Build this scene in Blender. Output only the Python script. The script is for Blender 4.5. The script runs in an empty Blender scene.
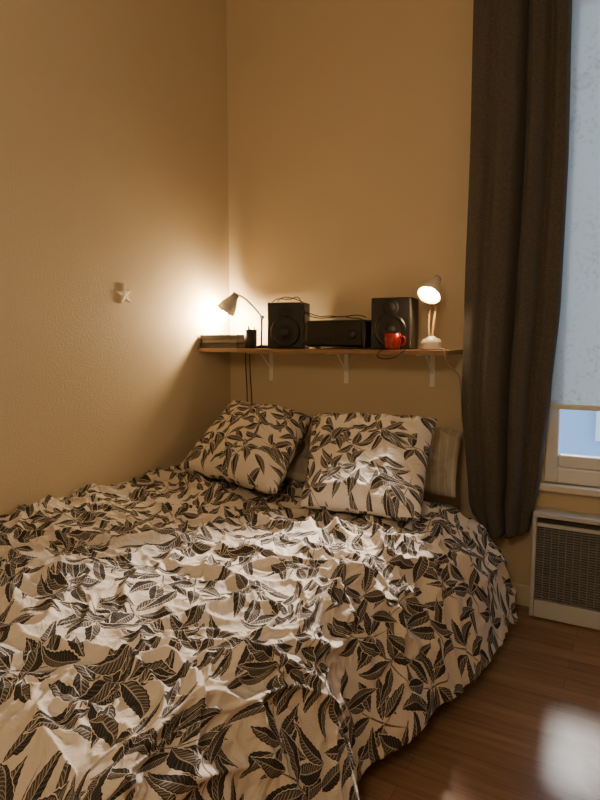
import bpy, bmesh, math, random
from mathutils import Vector, Matrix, noise, Euler
random.seed(4)
scene = bpy.context.scene
D = 2.9; XL = -2.155; XR = 1.35; YF = -1.6; ZC = 3.3

# ---------------------------------------------------------------- helpers
def link(ob):
    scene.collection.objects.link(ob); return ob

def new_mat(name):
    m = bpy.data.materials.new(name); m.use_nodes = True
    nt = m.node_tree
    return m, nt, nt.nodes['Principled BSDF']

def mat(name, col, rough=0.5, metal=0.0, nscale=0, namt=0.1, bump=0.0, emit=None, estr=0, spec=0.5, sheen=0):
    m, nt, b = new_mat(name)
    b.inputs['Base Color'].default_value = (*col, 1)
    b.inputs['Roughness'].default_value = rough
    b.inputs['Metallic'].default_value = metal
    b.inputs['Specular IOR Level'].default_value = spec
    b.inputs['Sheen Weight'].default_value = sheen
    if emit:
        b.inputs['Emission Color'].default_value = (*emit, 1)
        b.inputs['Emission Strength'].default_value = estr
    if nscale:
        tc = nt.nodes.new('ShaderNodeTexCoord')
        n = nt.nodes.new('ShaderNodeTexNoise'); n.inputs['Scale'].default_value = nscale; n.inputs['Detail'].default_value = 5
        nt.links.new(tc.outputs['Object'], n.inputs['Vector'])
        mx = nt.nodes.new('ShaderNodeMix'); mx.data_type = 'RGBA'
        mx.inputs[6].default_value = (*[c*(1-namt) for c in col], 1)
        mx.inputs[7].default_value = (*[min(1, c*(1+namt)) for c in col], 1)
        nt.links.new(n.outputs['Fac'], mx.inputs[0])
        nt.links.new(mx.outputs[2], b.inputs['Base Color'])
        if bump:
            bp = nt.nodes.new('ShaderNodeBump'); bp.inputs['Strength'].default_value = bump; bp.inputs['Distance'].default_value = 0.004
            nt.links.new(n.outputs['Fac'], bp.inputs['Height'])
            nt.links.new(bp.outputs['Normal'], b.inputs['Normal'])
    return m

def mesh_ob(name, verts, faces, material=None, smooth=False, uvs=None):
    me = bpy.data.meshes.new(name); me.from_pydata(verts, [], faces); me.update()
    if uvs:
        uvl = me.uv_layers.new(name='UVMap')
        for l in me.loops: uvl.data[l.index].uv = uvs[l.vertex_index]
    if smooth:
        for p in me.polygons: p.use_smooth = True
    ob = bpy.data.objects.new(name, me)
    if material: me.materials.append(material)
    return link(ob)

def box(name, x0, x1, y0, y1, z0, z1, material, bevel=0.0, parent=None):
    v = [(x, y, z) for x in (x0, x1) for y in (y0, y1) for z in (z0, z1)]
    f = [(0,1,3,2),(4,6,7,5),(0,4,5,1),(2,3,7,6),(0,2,6,4),(1,5,7,3)]
    ob = mesh_ob(name, v, f, material)
    if bevel:
        m = ob.modifiers.new('bevel', 'BEVEL'); m.width = bevel; m.segments = 3
    if parent: ob.parent = parent
    return ob

def lathe(name, prof, material, seg=40, parent=None, M=None, smooth=True):
    verts = []; faces = []
    n = len(prof)
    for i in range(seg):
        a = 2*math.pi*i/seg
        for r, z in prof: verts.append((r*math.cos(a), r*math.sin(a), z))
    for i in range(seg):
        j = (i+1) % seg
        for k in range(n-1):
            faces.append((i*n+k, j*n+k, j*n+k+1, i*n+k+1))
    me = bpy.data.meshes.new(name); me.from_pydata(verts, [], faces)
    bm = bmesh.new(); bm.from_mesh(me); bmesh.ops.remove_doubles(bm, verts=bm.verts, dist=1e-6)
    bmesh.ops.recalc_face_normals(bm, faces=bm.faces); bm.to_mesh(me); bm.free()
    if smooth:
        for p in me.polygons: p.use_smooth = True
    ob = bpy.data.objects.new(name, me); me.materials.append(material); link(ob)
    if M is not None: ob.matrix_world = M
    if parent: ob.parent = parent
    return ob

def empty(name, loc=(0,0,0)):
    e = bpy.data.objects.new(name, None); e.empty_display_size = 0.05
    return link(e)

def tube(name, pts, r, material, parent=None, res=8):
    cu = bpy.data.curves.new(name, 'CURVE'); cu.dimensions = '3D'
    cu.bevel_depth = r; cu.bevel_resolution = 3; cu.use_fill_caps = True; cu.resolution_u = res
    sp = cu.splines.new('NURBS'); sp.points.add(len(pts)-1)
    for p, c in zip(sp.points, pts): p.co = (*c, 1)
    sp.use_endpoint_u = True; sp.order_u = min(4, len(pts))
    cu.materials.append(material)
    ob = bpy.data.objects.new(name, cu); link(ob)
    if parent: ob.parent = parent
    return ob

def orient(loc, direction):
    q = Vector(direction).to_track_quat('Z', 'Y')
    return Matrix.Translation(loc) @ q.to_matrix().to_4x4()

# ---------------------------------------------------------------- room materials
def wall_material():
    m, nt, b = new_mat('wall_paint')
    tc = nt.nodes.new('ShaderNodeTexCoord')
    n1 = nt.nodes.new('ShaderNodeTexNoise'); n1.inputs['Scale'].default_value = 1.3; n1.inputs['Detail'].default_value = 6
    n2 = nt.nodes.new('ShaderNodeTexNoise'); n2.inputs['Scale'].default_value = 110; n2.inputs['Detail'].default_value = 4
    for n in (n1, n2): nt.links.new(tc.outputs['Object'], n.inputs['Vector'])
    mx = nt.nodes.new('ShaderNodeMix'); mx.data_type = 'RGBA'
    mx.inputs[6].default_value = (0.58, 0.475, 0.31, 1); mx.inputs[7].default_value = (0.69, 0.575, 0.385, 1)
    nt.links.new(n1.outputs['Fac'], mx.inputs[0]); nt.links.new(mx.outputs[2], b.inputs['Base Color'])
    bp = nt.nodes.new('ShaderNodeBump'); bp.inputs['Strength'].default_value = 0.55; bp.inputs['Distance'].default_value = 0.003
    nt.links.new(n2.outputs['Fac'], bp.inputs['Height']); nt.links.new(bp.outputs['Normal'], b.inputs['Normal'])
    b.inputs['Roughness'].default_value = 0.6; b.inputs['Specular IOR Level'].default_value = 0.3
    return m
WALL = wall_material()
WHITE = mat('white_paint', (0.72, 0.70, 0.64), 0.4, nscale=8, namt=0.05)
CEIL = mat('ceiling_paint', (0.7, 0.64, 0.52), 0.8, nscale=6, namt=0.04)

def floor_material():
    m, nt, b = new_mat('laminate_floor')
    tc = nt.nodes.new('ShaderNodeTexCoord')
    br = nt.nodes.new('ShaderNodeTexBrick')
    br.inputs['Scale'].default_value = 1; br.inputs['Brick Width'].default_value = 0.55
    br.inputs['Row Height'].default_value = 0.075; br.inputs['Mortar Size'].default_value = 0.0007
    br.inputs['Color1'].default_value = (0.24, 0.135, 0.072, 1); br.inputs['Color2'].default_value = (0.33, 0.19, 0.10, 1)
    br.inputs['Mortar'].default_value = (0.13, 0.065, 0.033, 1); br.offset = 0.37
    nt.links.new(tc.outputs['Object'], br.inputs['Vector'])
    mp = nt.nodes.new('ShaderNodeMapping'); mp.inputs['Scale'].default_value = (2.5, 40, 1)
    nt.links.new(tc.outputs['Object'], mp.inputs['Vector'])
    n = nt.nodes.new('ShaderNodeTexNoise'); n.inputs['Scale'].default_value = 1.5; n.inputs['Detail'].default_value = 7; n.inputs['Distortion'].default_value = 0.6
    nt.links.new(mp.outputs['Vector'], n.inputs['Vector'])
    mx = nt.nodes.new('ShaderNodeMix'); mx.data_type = 'RGBA'; mx.blend_type = 'MULTIPLY'; mx.inputs[0].default_value = 0.5
    cr = nt.nodes.new('ShaderNodeValToRGB'); cr.color_ramp.elements[0].position = 0.3; cr.color_ramp.elements[0].color = (0.45, 0.4, 0.35, 1); cr.color_ramp.elements[1].position = 0.7
    nt.links.new(n.outputs['Fac'], cr.inputs[0])
    nt.links.new(br.outputs['Color'], mx.inputs[6]); nt.links.new(cr.outputs[0], mx.inputs[7])
    nt.links.new(mx.outputs[2], b.inputs['Base Color'])
    b.inputs['Roughness'].default_value = 0.27
    n3 = nt.nodes.new('ShaderNodeTexNoise'); n3.inputs['Scale'].default_value = 9
    nt.links.new(tc.outputs['Object'], n3.inputs['Vector'])
    bp = nt.nodes.new('ShaderNodeBump'); bp.inputs['Strength'].default_value = 0.15; bp.inputs['Distance'].default_value = 0.004
    nt.links.new(n3.outputs['Fac'], bp.inputs['Height']); nt.links.new(bp.outputs['Normal'], b.inputs['Normal'])
    return m

# ---------------------------------------------------------------- room shell
box('floor', XL-0.1, XR+0.1, YF-0.1, D+0.22, -0.1, 0, floor_material())
box('ceiling', XL-0.1, XR+0.1, YF-0.1, D+0.22, ZC, ZC+0.1, CEIL)
box('wall_left', XL-0.1, XL, YF-0.1, D+0.22, 0, ZC, WALL)
box('wall_right', XR, XR+0.1, YF-0.1, D+0.22, 0, ZC, WALL)
box('wall_front', XL, XR, YF-0.1, YF, 0, ZC, WALL)
WX0, WX1, WZ0, WZ1 = -0.385, 0.80, 0.60, 2.85
wb = bmesh.new()
def bmbox(bm, x0,x1,y0,y1,z0,z1):
    v = [bm.verts.new((x,y,z)) for x in (x0,x1) for y in (y0,y1) for z in (z0,z1)]
    for f in [(0,1,3,2),(4,6,7,5),(0,4,5,1),(2,3,7,6),(0,2,6,4),(1,5,7,3)]:
        bm.faces.new([v[i] for i in f])
bmbox(wb, XL, WX0, D, D+0.22, 0, ZC)
bmbox(wb, WX1, XR, D, D+0.22, 0, ZC)
bmbox(wb, WX0, WX1, D, D+0.22, 0, WZ0)
bmbox(wb, WX0, WX1, D, D+0.22, WZ1, ZC)
me = bpy.data.meshes.new('wall_back'); wb.to_mesh(me); wb.free(); me.materials.append(WALL)
link(bpy.data.objects.new('wall_back', me))

BB = mat('baseboard_paint', (0.70, 0.63, 0.50), 0.4, nscale=10, namt=0.08)
box('baseboard_back', XL+0.014, -0.412, D-0.014, D-0.0005, 0.0, 0.10, BB, 0.003)
box('baseboard_left', XL+0.0005, XL+0.014, YF+0.02, D-0.001, 0.0, 0.10, BB, 0.003)
box('baseboard_right', XR-0.014, XR-0.0005, YF+0.02, D-0.02, 0.0, 0.10, BB, 0.003)

# ---------------------------------------------------------------- window
win = empty('window_1')
PVC = mat('window_pvc', (0.78, 0.80, 0.82), 0.3, nscale=4, namt=0.03)
y0, y1 = D+0.02, D+0.09
box('frame_left', WX0+0.001, WX0+0.055, y0, y1, WZ0+0.001, WZ1-0.001, PVC, 0.006, win)
box('frame_right', WX1-0.055, WX1-0.001, y0, y1, WZ0+0.001, WZ1-0.001, PVC, 0.006, win)
box('frame_bottom', WX0+0.055, WX1-0.055, y0, y1, WZ0+0.001, WZ0+0.07, PVC, 0.006, win)
box('frame_top', WX0+0.055, WX1-0.055, y0, y1, WZ1-0.06, WZ1-0.001, PVC, 0.006, win)
box('sash_bottom', WX0+0.056, WX1-0.056, y0+0.012, y1-0.01, WZ0+0.071, WZ0+0.13, PVC, 0.008, win)
box('sash_mullion', 0.19, 0.25, y0+0.012, y1-0.01, WZ0+0.13, WZ1-0.06, PVC, 0.008, win)
gm, gnt, gb = new_mat('window_glass')
gout = gnt.nodes['Material Output']
gt = gnt.nodes.new('ShaderNodeBsdfTransparent'); gt.inputs[0].default_value = (0.90, 0.95, 1, 1)
gg = gnt.nodes.new('ShaderNodeBsdfGlossy'); gg.inputs['Roughness'].default_value = 0.02
gf = gnt.nodes.new('ShaderNodeFresnel'); gf.inputs[0].default_value = 1.4
gx = gnt.nodes.new('ShaderNodeMixShader')
gnt.links.new(gf.outputs[0], gx.inputs[0]); gnt.links.new(gt.outputs[0], gx.inputs[1]); gnt.links.new(gg.outputs[0], gx.inputs[2])
gnt.links.new(gx.outputs[0], gout.inputs[0])
o = mesh_ob('glass_pane', [(WX0+0.056, y0+0.033, WZ0+0.131), (WX1-0.056, y0+0.033, WZ0+0.131), (WX1-0.056, y0+0.033, WZ1-0.061), (WX0+0.056, y0+0.033, WZ1-0.061)], [(0,1,2,3)], gm); o.parent = win
box('trim_1', WX0-0.015, WX1+0.02, D-0.045, D+0.019, WZ0-0.03, WZ0, WHITE, 0.006)

def blind_material():
    m, nt, b = new_mat('blind_fabric')
    out = nt.nodes['Material Output']
    tc = nt.nodes.new('ShaderNodeTexCoord')
    n = nt.nodes.new('ShaderNodeTexNoise'); n.inputs['Scale'].default_value = 60; n.inputs['Detail'].default_value = 6
    n2 = nt.nodes.new('ShaderNodeTexNoise'); n2.inputs['Scale'].default_value = 3; n2.inputs['Detail'].default_value = 2  # broad blotches in the colour stand in for shadows from outside
    nt.links.new(tc.outputs['Object'], n.inputs['Vector']); nt.links.new(tc.outputs['Object'], n2.inputs['Vector'])
    ad = nt.nodes.new('ShaderNodeMath'); ad.operation = 'ADD'
    nt.links.new(n.outputs['Fac'], ad.inputs[0]); nt.links.new(n2.outputs['Fac'], ad.inputs[1])
    cr = nt.nodes.new('ShaderNodeValToRGB')
    cr.color_ramp.elements[0].position = 0.40; cr.color_ramp.elements[0].color = (0.24, 0.28, 0.27, 1)
    cr.color_ramp.elements[1].position = 0.9; cr.color_ramp.elements[1].color = (0.55, 0.61, 0.59, 1)
    nt.links.new(ad.outputs[0], cr.inputs[0])
    df = nt.nodes.new('ShaderNodeBsdfDiffuse'); tr = nt.nodes.new('ShaderNodeBsdfTranslucent')
    mx = nt.nodes.new('ShaderNodeMixShader'); mx.inputs[0].default_value = 0.42
    nt.links.new(cr.outputs[0], df.inputs[0]); nt.links.new(cr.outputs[0], tr.inputs[0])
    nt.links.new(df.outputs[0], mx.inputs[1]); nt.links.new(tr.outputs[0], mx.inputs[2])
    nt.links.new(mx.outputs[0], out.inputs[0])
    return m
bl = empty('roller_blind')
nb = 24
vs = []; fs = []
for i in range(nb+1):
    for j in range(nb+1):
        x = WX0+0.005 + (WX1-WX0-0.01)*i/nb; z = 0.955 + (2.9-0.955)*j/nb
        vs.append((x, D-0.028+0.002*math.sin(x*9+z*2), z))
for i in range(nb):
    for j in range(nb):
        a = i*(nb+1)+j; fs.append((a, a+nb+1, a+nb+2, a+1))
o = mesh_ob('fabric', vs, fs, blind_material(), True); o.parent = bl
box('hem_bar', WX0+0.005, WX1-0.005, D-0.036, D-0.02, 0.945, 0.968, WHITE, 0.004, bl)
o = lathe('roller', [(0,0),(0.022,0),(0.022,1.16),(0,1.16)], WHITE, 24, bl, Matrix.Translation((WX0+0.01, D-0.028, 2.9)) @ Matrix.Rotation(math.pi/2, 4, 'Y'), False)

ext = empty('neighbour_building')
EXT = mat('facade_render', (0.34, 0.47, 0.66), 0.9, nscale=2, namt=0.1)
EXG = mat('facade_glass', (0.24, 0.36, 0.54), 0.2)
box('facade', -6, 6, 8.0, 8.3, -3, 3.2, EXT, 0, ext)
for i in range(9):
    xx = -5.4+i*1.25
    for zz in (-2.2, 0.1):
        box('pane', xx, xx+0.6, 7.95, 7.99, zz, zz+1.5, EXG, 0, ext)
        box('surround', xx-0.09, xx-0.001, 7.9, 7.99, zz-0.05, zz+1.6, WHITE, 0, ext)

# ---------------------------------------------------------------- heater
ht = empty('panel_heater')
HW = mat('heater_enamel', (0.56, 0.58, 0.61), 0.35, nscale=6, namt=0.04)
HD = mat('heater_dark', (0.05, 0.055, 0.06), 0.5, metal=0.3)
hx0, hx1, hy0, hy1 = -0.408, 0.55, D-0.115, D-0.015
box('back_body', hx0+0.012, hx1-0.012, hy0+0.02, hy1, 0.03, 0.455, HD, 0, ht)
box('top_cap', hx0, hx1, hy0, hy1, 0.464, 0.488, HW, 0.006, ht)
box('side_left', hx0, hx0+0.018, hy0, hy1, 0.005, 0.4635, HW, 0.004, ht)
box('side_right', hx1-0.018, hx1, hy0, hy1, 0.005, 0.4635, HW, 0.004, ht)
box('bottom_panel', hx0+0.019, hx1-0.019, hy0, hy0+0.018, 0.005, 0.085, HW, 0.004, ht)
box('top_panel', hx0+0.019, hx1-0.019, hy0, hy0+0.018, 0.424, 0.440, HW, 0.003, ht)
bm = bmesh.new()
z = 0.09
while z < 0.418:
    bmbox(bm, hx0+0.019, hx1-0.019, hy0+0.004, hy0+0.014, z, z+0.0050); z += 0.0115
x = hx0+0.05
while x < hx1-0.03:
    bmbox(bm, x, x+0.004, hy0+0.002, hy0+0.004, 0.09, 0.422); x += 0.03
me = bpy.data.meshes.new('grille'); bm.to_mesh(me); bm.free()
me.materials.append(mat('heater_grille', (0.25, 0.26, 0.275), 0.45, metal=0.2))
g = link(bpy.data.objects.new('grille', me)); g.parent = ht

# ---------------------------------------------------------------- leaf print textile
def build_leaf_group():
    g = bpy.data.node_groups.new('LeafInk', 'ShaderNodeTree')
    itf = g.interface
    itf.new_socket('P', in_out='INPUT', socket_type='NodeSocketVector')
    for nme in ('T', 'Px', 'Py', 'Ang', 'L', 'W', 'Curve', 'Dots'):
        itf.new_socket(nme, in_out='INPUT', socket_type='NodeSocketFloat')
    itf.new_socket('T', in_out='OUTPUT', socket_type='NodeSocketFloat')
    gi = g.nodes.new('NodeGroupInput'); go = g.nodes.new('NodeGroupOutput')
    def M(op, a, b=None, c=None, clamp=False):
        n = g.nodes.new('ShaderNodeMath'); n.operation = op; n.use_clamp = clamp
        for i, v in enumerate((a, b, c)):
            if v is None: continue
            if isinstance(v, (int, float)): n.inputs[i].default_value = v
            else: g.links.new(v, n.inputs[i])
        return n.outputs[0]
    cv = g.nodes.new('ShaderNodeCombineXYZ')
    g.links.new(gi.outputs['Px'], cv.inputs[0]); g.links.new(gi.outputs['Py'], cv.inputs[1])
    sb = g.nodes.new('ShaderNodeVectorMath'); sb.operation = 'SUBTRACT'
    g.links.new(gi.outputs['P'], sb.inputs[0]); g.links.new(cv.outputs[0], sb.inputs[1])
    ro = g.nodes.new('ShaderNodeVectorRotate'); ro.rotation_type = 'Z_AXIS'
    g.links.new(sb.outputs[0], ro.inputs['Vector'])
    g.links.new(M('MULTIPLY', gi.outputs['Ang'], -1), ro.inputs['Angle'])
    sp = g.nodes.new('ShaderNodeSeparateXYZ'); g.links.new(ro.outputs[0], sp.inputs[0])
    x = M('DIVIDE', sp.outputs[0], gi.outputs['L'])
    x2 = M('MULTIPLY', x, x)
    yy = M('ADD', sp.outputs[1], M('MULTIPLY', gi.outputs['Curve'], x2))
    y = M('DIVIDE', yy, gi.outputs['W'])
    ay = M('ABSOLUTE', y)
    xc = M('MAXIMUM', M('MINIMUM', x, 1), -1)
    f = M('MULTIPLY', M('SUBTRACT', 1, x2), M('SUBTRACT', 1, M('MULTIPLY', xc, 0.38)))
    f = M('ADD', f, M('MULTIPLY', M('SINE', M('MULTIPLY', sp.outputs[0], 480)), 0.04))
    e = M('SUBTRACT', f, ay)
    mask = M('GREATER_THAN', e, 0.0)
    halo = M('GREATER_THAN', e, -0.11)
    xm = sp.outputs[0]
    ph = M('MULTIPLY', M('SUBTRACT', xm, M('MULTIPLY', M('ABSOLUTE', yy), 0.9)), 700)
    vein = M('GREATER_THAN', M('SINE', ph), 0.64)
    half = M('GREATER_THAN', y, 0.0)
    veinv = M('MULTIPLY', vein, M('ADD', 0.10, M('MULTIPLY', half, 0.34)))
    hat = M('MULTIPLY', half, M('MULTIPLY', M('GREATER_THAN', M('SINE', M('MULTIPLY', M('ADD', xm, yy), 2400)), 0.2), 0.16))
    veinv = M('MAXIMUM', veinv, hat)
    inner = M('GREATER_THAN', e, 0.12)
    mid = M('LESS_THAN', ay, 0.06)
    vo = g.nodes.new('ShaderNodeTexVoronoi'); vo.voronoi_dimensions = '2D'; vo.inputs['Scale'].default_value = 190; vo.inputs['Randomness'].default_value = 0.6
    g.links.new(ro.outputs[0], vo.inputs['Vector'])
    dot = M('MULTIPLY', M('LESS_THAN', vo.outputs['Distance'], 0.22), 0.6)
    md = M('ADD', M('MULTIPLY', veinv, M('SUBTRACT', 1, gi.outputs['Dots'])), M('MULTIPLY', dot, gi.outputs['Dots']))
    tone = M('MULTIPLY', inner, M('MAXIMUM', md, M('MULTIPLY', mid, 0.6)))
    tone = M('ADD', tone, 0.02, clamp=True)
    T0 = M('MAXIMUM', gi.outputs['T'], halo)
    T1 = M('ADD', M('MULTIPLY', T0, M('SUBTRACT', 1, mask)), M('MULTIPLY', tone, mask))
    g.links.new(T1, go.inputs[0])
    return g
LEAF = build_leaf_group()

def textile(name, ofs):
    m, nt, b = new_mat(name)
    L = nt.links
    uv0 = nt.nodes.new('ShaderNodeUVMap'); uv0.uv_map = 'UVMap'
    wn = nt.nodes.new('ShaderNodeTexNoise'); wn.inputs['Scale'].default_value = 2.5; wn.inputs['Detail'].default_value = 1
    L.new(uv0.outputs[0], wn.inputs['Vector'])
    ws = nt.nodes.new('ShaderNodeVectorMath'); ws.operation = 'SCALE'; ws.inputs['Scale'].default_value = 0.10
    L.new(wn.outputs['Color'], ws.inputs[0])
    uva = nt.nodes.new('ShaderNodeVectorMath'); uva.operation = 'ADD'
    L.new(uv0.outputs[0], uva.inputs[0]); L.new(ws.outputs[0], uva.inputs[1])
    uv = nt.nodes.new('ShaderNodeVectorMath'); uv.operation = 'SCALE'; uv.inputs['Scale'].default_value = 1.24
    L.new(uva.outputs[0], uv.inputs[0])
    def layer(T, cell, rnd, offset, leaves, k=1.0):
        ad = nt.nodes.new('ShaderNodeVectorMath'); ad.operation = 'ADD'; ad.inputs[1].default_value = (offset[0], offset[1], 0)
        L.new(uv.outputs[0], ad.inputs[0])
        sc = nt.nodes.new('ShaderNodeVectorMath'); sc.operation = 'SCALE'; sc.inputs['Scale'].default_value = 1/cell
        L.new(ad.outputs[0], sc.inputs[0])
        vo = nt.nodes.new('ShaderNodeTexVoronoi'); vo.voronoi_dimensions = '2D'; vo.inputs['Scale'].default_value = 1
        vo.inputs['Randomness'].default_value = rnd
        L.new(sc.outputs[0], vo.inputs['Vector'])
        sb = nt.nodes.new('ShaderNodeVectorMath'); sb.operation = 'SUBTRACT'
        L.new(sc.outputs[0], sb.inputs[0]); L.new(vo.outputs['Position'], sb.inputs[1])
        s2 = nt.nodes.new('ShaderNodeVectorMath'); s2.operation = 'SCALE'; s2.inputs['Scale'].default_value = cell/k
        L.new(sb.outputs[0], s2.inputs[0])
        sx = nt.nodes.new('ShaderNodeSeparateColor'); L.new(vo.outputs['Color'], sx.inputs[0])
        an = nt.nodes.new('ShaderNodeMath'); an.operation = 'MULTIPLY'; an.inputs[1].default_value = 6.283*2
        L.new(sx.outputs[0], an.inputs[0])
        ro = nt.nodes.new('ShaderNodeVectorRotate'); ro.rotation_type = 'Z_AXIS'
        L.new(s2.outputs[0], ro.inputs['Vector']); L.new(an.outputs[0], ro.inputs['Angle'])
        for (px, py, ang, l, w, c, d) in leaves:
            n = nt.nodes.new('ShaderNodeGroup'); n.node_tree = LEAF
            L.new(ro.outputs[0], n.inputs['P'])
            if T is None: n.inputs['T'].default_value = 1
            else: L.new(T, n.inputs['T'])
            for kk, v in zip(('Px','Py','Ang','L','W','Curve','Dots'), (px, py, math.radians(ang), l, w, c, d)):
                n.inputs[kk].default_value = v
            T = n.outputs['T']
        return T
    single = [(0, 0.0, 0, 0.066, 0.018, 0.014, 0.0)]
    single2 = [(0, 0, 0, 0.060, 0.018, -0.01, 0.0)]
    sprigA = [(0.0, 0.0, 0, 0.120, 0.0022, 0.02, 0),
              (-0.075, 0.042, 125, 0.050, 0.016, 0.008, 0), (-0.06, -0.055, -120, 0.052, 0.017, -0.008, 0),
              (-0.01, 0.055, 62, 0.058, 0.019, 0.010, 0), (0.0, -0.060, -60, 0.058, 0.019, -0.010, 1),
              (0.065, 0.042, 38, 0.058, 0.018, 0.010, 0), (0.067, -0.055, -38, 0.056, 0.018, -0.01, 0),
              (0.105, -0.012, -2, 0.054, 0.018, 0.006, 0)]
    sprigB = [(0.0, 0.0, 0, 0.11, 0.0022, -0.02, 0),
              (-0.06, -0.040, -150, 0.057, 0.019, -0.010, 0), (-0.045, 0.060, 100, 0.054, 0.018, 0.01, 0),
              (0.015, -0.052, -48, 0.062, 0.021, -0.012, 0), (0.035, 0.056, 45, 0.064, 0.020, 0.012, 0),
              (0.095, 0.010, 8, 0.057, 0.019, 0.008, 0)]
    T = layer(None, 0.140, 0.5, (ofs[0]+3.1, ofs[1]+1.7), single2)
    T = layer(T, 0.295, 0.25, (ofs[0]+7.3, ofs[1]+4.1), sprigA, 1.08)
    T = layer(T, 0.32, 0.30, (ofs[0]+1.9, ofs[1]+9.6), sprigB, 1.10)
    T = layer(T, 0.185, 0.50, (ofs[0]+5.5, ofs[1]+2.2), single, 1.08)
    mx = nt.nodes.new('ShaderNodeMix'); mx.data_type = 'RGBA'
    mx.inputs[6].default_value = (0.028, 0.026, 0.026, 1); mx.inputs[7].default_value = (0.67, 0.60, 0.52, 1)
    L.new(T, mx.inputs[0]); L.new(mx.outputs[2], b.inputs['Base Color'])
    b.inputs['Roughness'].default_value = 1.0; b.inputs['Specular IOR Level'].default_value = 0.05
    tc = nt.nodes.new('ShaderNodeTexCoord')
    n = nt.nodes.new('ShaderNodeTexNoise'); n.inputs['Scale'].default_value = 15; n.inputs['Detail'].default_value = 6; n.inputs['Distortion'].default_value = 1.8
    L.new(tc.outputs['Object'], n.inputs['Vector'])
    bp = nt.nodes.new('ShaderNodeBump'); bp.inputs['Strength'].default_value = 0.6; bp.inputs['Distance'].default_value = 0.02
    L.new(n.outputs['Fac'], bp.inputs['Height']); L.new(bp.outputs['Normal'], b.inputs['Normal'])
    return m

# ---------------------------------------------------------------- bed
bed = empty('bed')
BW = mat('bed_wood', (0.09, 0.05, 0.03), 0.5, nscale=12, namt=0.3)
SHEET = mat('fitted_sheet', (0.50, 0.46, 0.40), 0.9, nscale=20, namt=0.06, bump=0.3)
bx0, bx1, by0, by1 = XL+0.03, -0.735, 0.80, 2.86
for (xx, yy) in ((bx0+0.02, by0+0.02), (bx1-0.08, by0+0.02), (bx0+0.02, by1-0.08), (bx1-0.08, by1-0.08)):
    box('leg', xx, xx+0.06, yy, yy+0.06, 0, 0.14, BW, 0.004, bed)
box('frame', bx0, bx1, by0, by1, 0.14, 0.25, BW, 0.01, bed)
box('mattress', bx0+0.005, bx1-0.01, by0+0.01, by1-0.01, 0.251, 0.465, SHEET, 0.05, bed)

def ridg(p, s, w, off):
    q = Vector((p.x*s + off, p.y*s - off, off*0.3))
    wv = noise.noise_vector(q*0.6)*w
    return 1-abs(noise.noise(q+wv))*1.9
def smooth(a, b, x):
    t = max(0, min(1, (x-a)/(b-a))); return t*t*(3-2*t)

def duvet():
    S = 1.40+0.60; Tn0, Tn1 = -0.35, 2.03
    ns, ntt = 280, 320
    verts = []; uvs = []; faces = []
    xs0 = XL+0.012
    for j in range(ntt+1):
        t = Tn0 + (Tn1-Tn0)*j/ntt
        for i in range(ns+1):
            s = S*i/ns
            if t > 0.12: y = 0.55+t; ed = 0
            else:
                k = (0.12-t); y = 0.67 - 0.12*math.sin(min(k/0.16, 1.45)) ; ed = 0.46*smooth(0, 0.5, k)
            xb = -0.565 + 0.155*smooth(1.3, 2.6, y) + 0.014*math.sin(y*7.0) + 0.010*math.sin(y*17)
            s1 = 1.34
            if s < s1: x = xs0+s; z = 0.560; nx, nz = 0, 1
            else:
                k = (s-s1)/(S-s1)
                A = (xs0+s1, 0.560); C = (xb-0.090, 0.590); B = (xb, 0.085)
                x = (1-k)**2*A[0]+2*k*(1-k)*C[0]+k*k*B[0]
                z = (1-k)**2*A[1]+2*k*(1-k)*C[1]+k*k*B[1]
                tx = 2*(1-k)*(C[0]-A[0])+2*k*(B[0]-C[0]); tz = 2*(1-k)*(C[1]-A[1])+2*k*(B[1]-C[1])
                l = math.hypot(tx, tz); nx, nz = -tz/l, tx/l
            P = Vector((s, t*1.0, 0))
            Pr = Vector((s*0.70+t*0.55, t*1.2-s*0.45, 0))
            h = 0.045*noise.noise(Vector((s*1.6, t*1.6, 3.3)))
            h += 0.032*max(0, ridg(Pr, 1.9, 0.9, 5.1))**5
            h += 0.032*max(0, ridg(Pr, 3.6, 1.1, 11.7))**5
            h += 0.020*max(0, ridg(P, 6.5, 1.2, 2.2))**5
            h += 0.010*max(0, ridg(P, 12, 1.1, 8.8))**4
            lw = 1-smooth(0.0, 0.6, s)
            h += lw*0.030*(0.6+noise.noise(Vector((s*4, t*5, 9))))
            h += lw*0.024*max(0, ridg(Vector((s*0.5, t, 0)), 6.0, 0.7, 21))**3
            h -= 0.024
            sd_ = smooth(1.5, 2.0, s)
            h = h*(1-0.45*sd_) + sd_*0.014*math.sin(t*13+2*noise.noise(Vector((t*2, s, 4))))
            bk = smooth(1.93, 2.03, t)
            z2 = z - ed
            x += nx*h; z2 += nz*h
            z2 -= bk*0.05
            if z2 < 0.075: z2 = 0.075+0.01*abs(noise.noise(Vector((s*5, t*5, 0))))
            x = max(x, XL+0.006)
            y += 0.0 if t > 0.1 else h*0.5
            y2 = y + 0.02*noise.noise(Vector((s*3, 7, t*3)))*(1 if t > 1.5 else 0.3)
            verts.append((x, y2, z2)); uvs.append((s, t))
    for j in range(ntt):
        for i in range(ns):
            a = j*(ns+1)+i; faces.append((a, a+1, a+ns+2, a+ns+1))
    ob = mesh_ob('duvet', verts, faces, textile('leaf_print_duvet', (0, 0)), True, uvs)
    so = ob.modifiers.new('solid', 'SOLIDIFY'); so.thickness = 0.012; so.offset = -1
    su = ob.modifiers.new('sub', 'SUBSURF'); su.levels = 0; su.render_levels = 1
    return ob
duvet()

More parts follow.
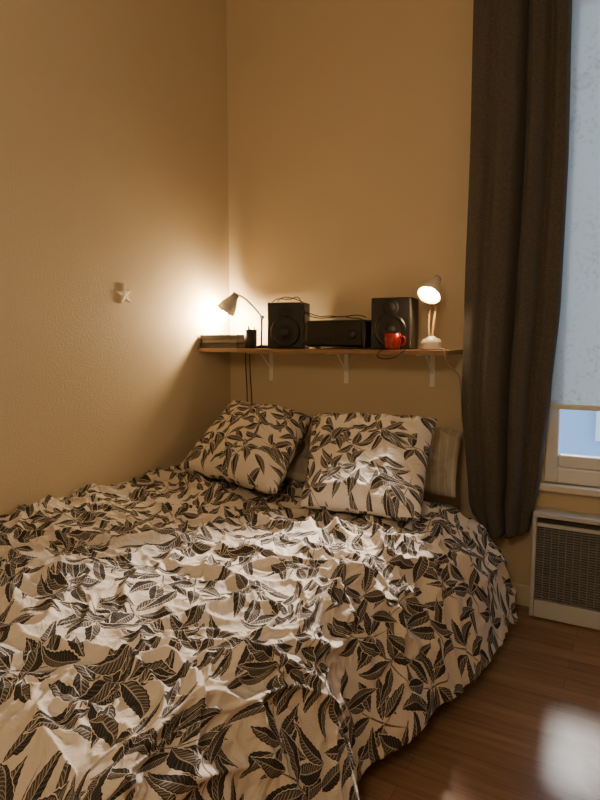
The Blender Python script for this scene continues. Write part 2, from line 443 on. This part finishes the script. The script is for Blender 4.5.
def pillow(name, TL, TR, BR, BL, th, material, seed, uvo=(0,0), sag=0.0, N=60, wr=1.0):
    TL, TR, BR, BL = map(Vector, (TL, TR, BR, BL))
    wx = ((TR-TL).length+(BR-BL).length)/2; wy = ((TL-BL).length+(TR-BR).length)/2
    nrm = ((TR-TL).cross(TL-BL)).normalized()
    if nrm.y > 0 and abs(nrm.y) > abs(nrm.z): nrm = -nrm
    if abs(nrm.z) >= abs(nrm.y) and nrm.z < 0: nrm = -nrm
    verts = []; uvs = []; faces = []
    for side in (1, -1):
        for j in range(N+1):
            for i in range(N+1):
                u = i/N; v = j/N; a = 2*u-1; b = 2*v-1
                au = a*(1-0.055*(1-b*b)*abs(a)**2); bv = b*(1-0.055*(1-a*a)*abs(b)**2)
                uu = (au+1)/2; vv = (bv+1)/2
                base = (TL*(1-uu)+TR*uu)*vv + (BL*(1-uu)+BR*uu)*(1-vv)
                prof = (max(0, (1-a**4))*max(0, (1-b**4)))**0.55
                edge = (1-max(abs(a), abs(b)))
                q = Vector((u*wx*3.2+seed, v*wy*3.2, seed*1.7+side))
                n1 = noise.noise(q)*0.040*wr
                r = max(0, ridg(Vector((u*wx, v*wy, 0)), 5.0, 0.9, seed+side))**4*0.026*wr
                r += max(0, ridg(Vector((u*wx, v*wy, 0)), 10.0, 0.9, seed*2+side))**3*0.012*wr
                w = min(1, edge*5)
                h = th*0.5*prof + (n1+r-0.008)*w*prof
                rim = noise.noise(Vector((u*5+seed, v*5, 3)))*0.02*(1-w)
                p = base + nrm*(side*h + rim)
                verts.append(p); uvs.append((u*wx+uvo[0] + (0 if side > 0 else 5), v*wy+uvo[1]))
    n = (N+1)*(N+1)
    for sidx in (0, 1):
        for j in range(N):
            for i in range(N):
                a = sidx*n+j*(N+1)+i
                f = (a, a+1, a+N+2, a+N+1)
                faces.append(f if sidx == 0 else f[::-1])
    me = bpy.data.meshes.new(name); me.from_pydata([tuple(v) for v in verts], [], faces)
    uvl = me.uv_layers.new(name='UVMap')
    for l in me.loops: uvl.data[l.index].uv = uvs[l.vertex_index]
    bm = bmesh.new(); bm.from_mesh(me); bmesh.ops.remove_doubles(bm, verts=bm.verts, dist=0.0004)
    bmesh.ops.recalc_face_normals(bm, faces=bm.faces)
    bm.to_mesh(me); bm.free()
    for p in me.polygons: p.use_smooth = True
    ob = bpy.data.objects.new(name, me); me.materials.append(material); link(ob)
    su = ob.modifiers.new('sub', 'SUBSURF'); su.levels = 0; su.render_levels = 1
    return ob

PT = textile('leaf_print_pillowcase', (2.3, 0.9))
pillow('leaf_print_pillow', (-1.98, 2.70, 0.915), (-1.42, 2.60, 0.865), (-1.29, 2.04, 0.620), (-1.93, 2.17, 0.635), 0.17, PT, 3.0, (0.2, 0.1))
pillow('leaf_print_pillow', (-1.425, 2.58, 0.88), (-0.785, 2.58, 0.905), (-0.70, 2.12, 0.575), (-1.18, 2.04, 0.585), 0.17, PT, 7.7, (3.4, 2.75))

def plain_case(name, stripes):
    m, nt, b = new_mat(name)
    uv = nt.nodes.new('ShaderNodeUVMap'); uv.uv_map = 'UVMap'
    w = nt.nodes.new('ShaderNodeTexWave'); w.inputs['Scale'].default_value = 9; w.inputs['Distortion'].default_value = 0.5
    nt.links.new(uv.outputs[0], w.inputs['Vector'])
    cr = nt.nodes.new('ShaderNodeValToRGB')
    cr.color_ramp.elements[0].position = 0.80; cr.color_ramp.elements[1].position = 0.9
    cr.color_ramp.elements[0].color = (0.42, 0.38, 0.30, 1); cr.color_ramp.elements[1].color = (0.52, 0.47, 0.38, 1) if stripes else (0.43, 0.39, 0.31, 1)
    nt.links.new(w.outputs['Fac'], cr.inputs[0]); nt.links.new(cr.outputs[0], b.inputs['Base Color'])
    b.inputs['Roughness'].default_value = 0.9
    return m
pillow('pillow', (-1.90, 2.85, 0.74), (-1.30, 2.85, 0.74), (-1.20, 2.36, 0.60), (-1.72, 2.36, 0.60), 0.11, plain_case('grey_pillowcase', False), 12.2)
pillow('pillow', (-1.27, 2.81, 0.84), (-0.725, 2.80, 0.83), (-0.69, 2.56, 0.56), (-1.12, 2.58, 0.57), 0.11, plain_case('striped_pillowcase', True), 15.5)

# ---------------------------------------------------------------- curtain
def interp(tab, z):
    tab = sorted(tab)
    if z <= tab[0][0]: return tab[0][1]
    for (a, va), (b, vb) in zip(tab, tab[1:]):
        if z <= b:
            t = (z-a)/(b-a); t = t*t*(3-2*t)*0.5+t*0.5; return va+(vb-va)*t
    return tab[-1][1]
Ltab = [(0.38,-0.635),(0.52,-0.685),(0.98,-0.735),(1.43,-0.735),(2.08,-0.727),(2.69,-0.730),(3.1,-0.73)]
Rtab = [(0.36,-0.43),(0.65,-0.385),(1.0,-0.358),(1.42,-0.333),(2.02,-0.328),(2.69,-0.340),(3.1,-0.345)]
def curtain_material():
    m, nt, b = new_mat('curtain_fabric')
    tc = nt.nodes.new('ShaderNodeTexCoord')
    mp = nt.nodes.new('ShaderNodeMapping'); mp.inputs['Scale'].default_value = (260, 260, 160)
    nt.links.new(tc.outputs['Object'], mp.inputs['Vector'])
    n = nt.nodes.new('ShaderNodeTexNoise'); n.inputs['Scale'].default_value = 1; n.inputs['Detail'].default_value = 3
    nt.links.new(mp.outputs[0], n.inputs['Vector'])
    cr = nt.nodes.new('ShaderNodeValToRGB')
    cr.color_ramp.elements[0].position = 0.35; cr.color_ramp.elements[0].color = (0.070, 0.063, 0.056, 1)
    cr.color_ramp.elements[1].position = 0.7; cr.color_ramp.elements[1].color = (0.125, 0.114, 0.102, 1)
    nt.links.new(n.outputs['Fac'], cr.inputs[0]); nt.links.new(cr.outputs[0], b.inputs['Base Color'])
    b.inputs['Roughness'].default_value = 0.9; b.inputs['Specular IOR Level'].default_value = 0.1; b.inputs['Sheen Weight'].default_value = 0.1
    bp = nt.nodes.new('ShaderNodeBump'); bp.inputs['Strength'].default_value = 0.3; bp.inputs['Distance'].default_value = 0.002
    nt.links.new(n.outputs['Fac'], bp.inputs['Height']); nt.links.new(bp.outputs['Normal'], b.inputs['Normal'])
    return m
cu = empty('curtain')
nu, nv = 160, 150
vs = []; fs = []
for j in range(nv+1):
    for i in range(nu+1):
        u = i/nu
        zb = 0.365 + 0.10*(1-smooth(0.0, 0.38, u))**1.5 + 0.02*smooth(0.8, 1, u)
        z = zb + (3.08-zb)*(j/nv)
        L_ = interp(Ltab, z); R_ = interp(Rtab, z)
        uw = u + 0.02*math.sin(z*1.7)
        crease = math.exp(-((uw-0.56)/0.040)**2)*0.075
        crease += math.exp(-((uw-0.25)/0.06)**2)*0.026*(0.6+0.4*math.sin(z*1.1))
        crease += math.exp(-((uw-0.80)/0.045)**2)*0.035
        belly = 0.035*math.sin(math.pi*min(1, max(0, uw/0.56))) if uw < 0.56 else 0.004*math.sin(math.pi*(uw-0.56)/0.44)
        y = 2.730 - belly + crease + 0.070*smooth(0.55, 1.0, uw) + 0.012*noise.noise(Vector((u*5, z*1.2, 2)))
        y += -0.015*(1-smooth(0.34, 0.6, z))*math.sin(u*math.pi)
        x = L_ + (R_-L_)*u
        if u < 0.04: y += 0.05*(1-u/0.04)**2
        if u > 0.96: y += 0.03*((u-0.96)/0.04)**2
        vs.append((x, y, z))
for j in range(nv):
    for i in range(nu):
        a = j*(nu+1)+i; fs.append((a, a+1, a+nu+2, a+nu+1))
o = mesh_ob('cloth', vs, fs, curtain_material(), True); o.parent = cu
so = o.modifiers.new('solid', 'SOLIDIFY'); so.thickness = 0.004
ROD = mat('rod_metal', (0.1, 0.09, 0.08), 0.35, metal=0.8)
lathe('rod', [(0,0),(0.012,0),(0.012,1.85),(0,1.85)], ROD, 20, cu, Matrix.Translation((-0.85, 2.755, 3.10)) @ Matrix.Rotation(math.pi/2, 4, 'Y'), False)
for xx in (-0.80, 0.92):
    box('rod_bracket', xx-0.01, xx+0.01, 2.755, D-0.001, 3.09, 3.11, ROD, 0.002, cu)

# ---------------------------------------------------------------- shelf
SZ = 1.205
sh = empty('wall_shelf')
SW = mat('shelf_wood', (0.26, 0.15, 0.07), 0.45, nscale=14, namt=0.25)
box('board', XL+0.002, -0.758, 2.60, D-0.002, SZ-0.020, SZ, SW, 0.002, sh)
BR = mat('bracket_white', (0.88, 0.86, 0.80), 0.4)
for xx in (-1.86, -1.385, -0.915):
    box('bracket_wall_leg', xx-0.013, xx+0.013, D-0.009, D-0.001, SZ-0.185, SZ-0.021, BR, 0.002, sh)
    box('bracket_arm', xx-0.013, xx+0.013, D-0.22, D-0.010, SZ-0.028, SZ-0.021, BR, 0.001, sh)
    tube('bracket_brace', [(xx, D-0.011, SZ-0.12), (xx, D-0.05, SZ-0.085), (xx, D-0.11, SZ-0.03)], 0.005, BR, sh)

# ---------------------------------------------------------------- shelf items
BLK = mat('black_plastic', (0.014, 0.012, 0.011), 0.5, nscale=30, namt=0.2)
BLK2 = mat('black_gloss', (0.012, 0.011, 0.011), 0.35)
CONE = mat('speaker_cone', (0.018, 0.017, 0.016), 0.6)
SIDE = mat('speaker_cabinet', (0.04, 0.034, 0.029), 0.5, nscale=20, namt=0.2)
GREY = mat('lamp_grey_metal', (0.36, 0.35, 0.33), 0.4, metal=0.2)

def speaker(name, cx, cy, w, d, h, rot):
    e = empty(name)
    b = box('cabinet', -w/2, w/2, -d/2, d/2, 0, h, SIDE, 0.006, e)
    f = box('baffle', -w/2+0.004, w/2-0.004, -d/2-0.006, -d/2-0.0002, 0.004, h-0.004, BLK, 0.003, e)
    R = Matrix.Rotation(math.pi/2, 4, 'X')
    yb = -d/2-0.006
    r = w*0.36
    lathe('woofer_surround', [(r*1.12,0),(r*1.12,0.003),(r*1.04,0.005),(r,0.008),(r*0.92,0.004),(r*0.88,0.001)], BLK2, 40, e, Matrix.Translation((0, yb, h*0.36)) @ R)
    lathe('woofer_cone', [(r*0.90,0.003),(r*0.35,0.0008),(r*0.34,0.004),(r*0.2,0.009),(0,0.011)], CONE, 40, e, Matrix.Translation((0, yb, h*0.36)) @ R)
    lathe('tweeter', [(r*0.55,0),(r*0.53,0.004),(r*0.36,0.001),(r*0.32,0.003),(r*0.2,0.009),(0,0.011)], CONE, 32, e, Matrix.Translation((0, yb, h*0.80)) @ R)
    e.location = (cx, cy, SZ+0.001); e.rotation_euler = (0, 0, rot)
    return e
speaker('bookshelf_speaker', -1.070, 2.775, 0.195, 0.15, 0.245, math.radians(6))
speaker('bookshelf_speaker', -1.665, 2.765, 0.20, 0.15, 0.240, math.radians(18))

rc = empty('stereo_receiver')
box('chassis', -1.535, -1.190, 2.70, 2.87, SZ+0.012, SZ+0.145, BLK, 0.020, rc)
box('faceplate', -1.515, -1.21, 2.692, 2.6995, SZ+0.020, SZ+0.130, BLK2, 0.003, rc)
for xx in (-1.47, -1.225):
    lathe('foot', [(0,0),(0.014,0),(0.014,0.012),(0,0.012)], BLK, 16, rc, Matrix.Translation((xx, 2.73, SZ+0.001)))
lathe('volume_knob', [(0.022,0),(0.020,0.014),(0,0.014)], BLK, 24, rc, Matrix.Translation((-1.26, 2.691, SZ+0.07)) @ Matrix.Rotation(math.pi/2, 4, 'X'))
for i in range(4):
    lathe('button', [(0.006,0),(0.006,0.006),(0,0.006)], BLK, 12, rc, Matrix.Translation((-1.44+i*0.03, 2.691, SZ+0.05)) @ Matrix.Rotation(math.pi/2, 4, 'X'))

CB = mat('cable_black', (0.02, 0.018, 0.016), 0.5)
CW = mat('cable_white', (0.55, 0.48, 0.38), 0.5)
def cable(name, pts, r=0.0025, m=CB): return tube(name, pts, r, m, None, 12)
cable('audio_cable', [(-1.74,2.72,SZ+0.245),(-1.70,2.70,SZ+0.27),(-1.64,2.72,SZ+0.248),(-1.60,2.70,SZ+0.262),(-1.55,2.68,SZ+0.27),(-1.53,2.67,SZ+0.21),(-1.50,2.68,SZ+0.16),(-1.42,2.72,SZ+0.152),(-1.34,2.76,SZ+0.17),(-1.28,2.72,SZ+0.15),(-1.20,2.72,SZ+0.155),(-1.182,2.68,SZ+0.10),(-1.182,2.66,SZ+0.01)])
cable('audio_cable', [(-1.72,2.74,SZ+0.248),(-1.66,2.68,SZ+0.28),(-1.58,2.74,SZ+0.248),(-1.53,2.70,SZ+0.24),(-1.52,2.64,SZ+0.12),(-1.50,2.64,SZ+0.01),(-1.42,2.63,SZ+0.006),(-1.2,2.64,SZ+0.006),(-1.1,2.63,SZ+0.006)])
cable('audio_cable', [(-1.56,2.66,SZ+0.20),(-1.50,2.67,SZ+0.185),(-1.44,2.70,SZ+0.155),(-1.38,2.68,SZ+0.17),(-1.32,2.70,SZ+0.152),(-1.24,2.72,SZ+0.175),(-1.19,2.70,SZ+0.155)])
cable('power_cable', [(-2.03,2.88,SZ-0.03),(-2.035,2.885,SZ-0.12),(-2.02,2.885,SZ-0.25),(-2.03,2.885,SZ-0.4),(-2.02,2.885,0.5),(-2.03,2.885,0.2)], 0.003)
cable('power_cable', [(-2.00,2.88,SZ-0.03),(-2.005,2.885,SZ-0.15),(-1.985,2.885,SZ-0.3),(-2.0,2.885,SZ-0.45),(-1.99,2.885,0.5),(-1.99,2.885,0.2)], 0.003)
cable('power_cable', [(-0.81,2.66,SZ+0.005),(-0.785,2.63,SZ+0.004),(-0.770,2.60,SZ+0.012),(-0.77,2.59,SZ-0.015),(-0.775,2.65,SZ-0.06),(-0.770,2.80,SZ-0.10),(-0.770,2.885,SZ-0.14),(-0.765,2.89,SZ-0.35)], 0.0025, CW)
cable('power_cable', [(-1.06,2.61,SZ+0.004),(-1.07,2.593,SZ-0.002),(-1.10,2.59,SZ-0.035),(-1.04,2.59,SZ-0.045),(-0.98,2.592,SZ-0.03),(-0.96,2.594,SZ-0.005),(-0.95,2.61,SZ+0.004)], 0.0022, CB)

bk = empty('book_stack')
B1 = mat('book_cover_dark', (0.035, 0.028, 0.024), 0.6, nscale=20, namt=0.2)
B2 = mat('book_cover_brown', (0.09, 0.06, 0.04), 0.6, nscale=20, namt=0.2)
PG = mat('book_pages', (0.35, 0.30, 0.22), 0.8, nscale=60, namt=0.1)
zz = SZ+0.001
for (h, a, b_, m) in ((0.028, 0.0, 0.0, B1), (0.018, 0.006, 0.012, B2), (0.026, 0.0, 0.004, B1)):
    X0, X1, Y0, Y1 = XL+0.006+a, -1.890-b_, 2.606+b_, 2.80
    box('cover_bottom', X0, X1, Y0, Y1, zz, zz+0.002, m, 0, bk)
    box('pages', X0+0.004, X1-0.004, Y0+0.004, Y1-0.003, zz+0.0021, zz+h-0.0021, PG if m is B2 else B1, 0, bk)
    box('cover_top', X0, X1, Y0, Y1, zz+h-0.002, zz+h, m, 0, bk)
    zz += h+0.0004

pc = empty('pen_cup')
lathe('cup', [(0,0),(0.030,0),(0.033,0.002),(0.034,0.100),(0.031,0.100),(0.030,0.006),(0,0.006)], BLK, 32, pc, Matrix.Translation((-1.840, 2.66, SZ+0.001)))
for i, (dx, dy, h) in enumerate(((0.012,0.004,0.115),(-0.012,0.008,0.112),(0.0,-0.012,0.12))):
    tube('pen_%d' % (i+1), [(-1.840+dx*0.4, 2.66+dy*0.4, SZ+0.01), (-1.840+dx, 2.66+dy, SZ+0.06), (-1.840+dx*1.7, 2.66+dy*1.7, SZ+h)], 0.0035, BLK2, pc)

mg = empty('coffee_mug')
RED = mat('red_ceramic', (0.32, 0.018, 0.016), 0.2)
mc = Vector((-1.030, 2.645, SZ+0.001))
lathe('body', [(0,0),(0.030,0),(0.034,0.004),(0.038,0.03),(0.040,0.075),(0.0375,0.075),(0.035,0.03),(0.031,0.007),(0,0.006)], RED, 36, mg, Matrix.Translation(mc))
tube('handle', [tuple(mc+Vector(p)) for p in ((0.036,0,0.062),(0.055,-0.003,0.064),(0.068,-0.004,0.045),(0.060,-0.003,0.022),(0.034,0,0.016))], 0.005, RED, mg)

# ---------------------------------------------------------------- lamps
def bulb_mat(name, s): return mat(name, (1, 0.9, 0.7), 0.4, emit=(1.0, 0.70, 0.38), estr=s)
def shade_prof(sc):
    return [(0.012*sc,-0.075*sc),(0.018*sc,-0.078*sc),(0.022*sc,-0.055*sc),(0.030*sc,-0.035*sc),(0.044*sc,-0.005*sc),(0.052*sc,0.03*sc),(0.0505*sc,0.03*sc),(0.042*sc,-0.004*sc),(0.028*sc,-0.032*sc),(0.0*sc,-0.045*sc)]
def bulb_prof(r): return [(0,-r*1.6),(r*0.5,-r*1.5),(r*0.55,-r*1.0)]+[(r*math.cos(a), r*math.sin(a)) for a in [math.radians(t) for t in range(-45, 91, 15)]]

ll = empty('desk_lamp')
hd = Vector((-2.035, 2.73, 1.440)); dr = Vector((-0.55, -0.12, -0.78)).normalized()
lathe('shade', shade_prof(1.05), GREY, 40, ll, orient(hd, dr))
lathe('bulb', bulb_prof(0.027), bulb_mat('bulb_glow_left', 1650), 24, ll, orient(hd+dr*0.074, dr))
tube('arm', [tuple(hd-dr*0.07), (-1.95,2.74,1.505), (-1.885,2.75,1.44), (-1.835,2.76,1.375)], 0.005, GREY, ll)
lathe('joint', [(0,-0.010),(0.010,-0.010),(0.010,0.010),(0,0.010)], GREY, 20, ll, orient(Vector((-1.835,2.76,1.375)), (0,1,0)))
tube('post', [(-1.835,2.76,1.375), (-1.84,2.765,1.30), (-1.845,2.77,SZ+0.015)], 0.006, BLK, ll)
lathe('base', [(0,0),(0.040,0),(0.040,0.012),(0.012,0.020),(0,0.02)], BLK, 36, ll, Matrix.Translation((-1.845,2.79,SZ+0.001)))

rl = empty('desk_lamp')
h2 = Vector((-0.868, 2.70, 1.475)); aim = Vector((-0.90, 1.42, 0.55)); d2 = (aim-h2).normalized()
d3 = Vector((-0.12, -0.66, -0.72)).normalized()
WSH = mat('lamp_white_metal', (0.80, 0.74, 0.64), 0.35)
lathe('shade', shade_prof(1.05), WSH, 40, rl, orient(h2, d3))
lathe('bulb', bulb_prof(0.022), bulb_mat('bulb_glow_right', 240), 24, rl, orient(h2+d3*0.012, d3))
WD = mat('lamp_wood', (0.45, 0.28, 0.13), 0.5, nscale=30, namt=0.2)
tube('stem', [tuple(h2-d3*0.08), (-0.862,2.775,1.52), (-0.862,2.775,1.43), (-0.862,2.73,1.34), (-0.858,2.70,SZ+0.06)], 0.0055, WD, rl)
tube('strut', [(-0.885,2.765,1.42), (-0.892,2.73,1.34), (-0.872,2.70,SZ+0.06)], 0.004, WD, rl)
lathe('base', [(0,0),(0.044,0),(0.047,0.006),(0.047,0.030),(0.040,0.046),(0.020,0.056),(0.012,0.062),(0,0.062)], WSH, 40, rl, Matrix.Translation((-0.858,2.69,SZ+0.001)))
sp = bpy.data.lights.new('lamp_beam', 'SPOT'); sp.energy = 290; sp.color = (1.0, 0.84, 0.69); sp.spot_size = math.radians(50); sp.spot_blend = 0.9; sp.shadow_soft_size = 0.025
so_ = bpy.data.objects.new('lamp_beam', sp); link(so_)
so_.matrix_world = Matrix.Translation(h2+d3*0.055) @ (-d2).to_track_quat('Z', 'Y').to_matrix().to_4x4(); so_.parent = rl

pn = empty('fill_globe')  # added glowing globe behind the camera, unseen, warm frontal fill for the room
pc_ = Vector((-0.2, -0.55, 2.10))
lathe('globe', [(0.16*math.sin(math.radians(a)), 0.16*math.cos(math.radians(a))) for a in range(0, 181, 10)], mat('fill_glow', (0.9,0.8,0.65), 0.4, emit=(1.0, 0.76, 0.50), estr=45), 32, pn, Matrix.Translation(pc_))
tube('fill_cord', [(-0.2,-0.55,2.26),(-0.2,-0.55,2.9),(-0.2,-0.55,ZC-0.005)], 0.004, BLK, pn)

# ---------------------------------------------------------------- star ornament on left wall
def star():
    verts = []; faces = []
    R, r = 0.052, 0.023
    ring = []
    for k in range(10):
        a = math.pi/2 + 0.15 + k*math.pi/5; rr = R if k % 2 == 0 else r
        ring.append((rr*math.cos(a), rr*math.sin(a)))
    for (a, b) in ring: verts.append((XL+0.0008, 2.07+a, 1.465+b))
    for (a, b) in ring: verts.append((XL+0.006, 2.07+a*0.92, 1.465+b*0.92))
    verts.append((XL+0.008, 2.07, 1.465))
    for k in range(10):
        j = (k+1) % 10
        faces.append((k, j, 10+j, 10+k)); faces.append((10+k, 10+j, 20))
    faces.append(tuple(range(9, -1, -1)))
    mesh_ob('star_ornament', verts, faces, mat('star_plaster', (0.84, 0.75, 0.58), 0.6, nscale=80, namt=0.1, bump=0.4))
star()

# ---------------------------------------------------------------- world & camera
w = bpy.data.worlds.new('World'); scene.world = w; w.use_nodes = True
nt = w.node_tree; bg = nt.nodes['Background']
tc = nt.nodes.new('ShaderNodeTexCoord'); sx = nt.nodes.new('ShaderNodeSeparateXYZ')
nt.links.new(tc.outputs['Generated'], sx.inputs[0])
cr = nt.nodes.new('ShaderNodeValToRGB')
cr.color_ramp.elements[0].position = 0.0; cr.color_ramp.elements[0].color = (0.50, 0.66, 0.88, 1)
cr.color_ramp.elements[1].position = 0.7; cr.color_ramp.elements[1].color = (0.66, 0.82, 1.0, 1)
nt.links.new(sx.outputs[2], cr.inputs[0]); nt.links.new(cr.outputs[0], bg.inputs[0])
bg.inputs['Strength'].default_value = 2.3
sl = bpy.data.lights.new('sun', 'SUN'); sl.energy = 2.8; sl.angle = math.radians(7); sl.color = (1.0, 0.95, 0.86)
so2 = bpy.data.objects.new('sun', sl); link(so2)
sd = Vector((0.16, -1.0, -0.86)).normalized()
so2.rotation_euler = (-sd).to_track_quat('Z', 'Y').to_euler()
so2.location = (0, 6, 5)

cd = bpy.data.cameras.new('camera'); cam = bpy.data.objects.new('camera', cd); link(cam)
cam.location = (0, 0, 1.25)
cam.rotation_euler = (math.radians(90-5.7), 0, math.radians(30))
cd.sensor_fit = 'VERTICAL'; cd.sensor_height = 36; cd.sensor_width = 27; cd.lens = 27
cd.clip_start = 0.05
scene.camera = cam
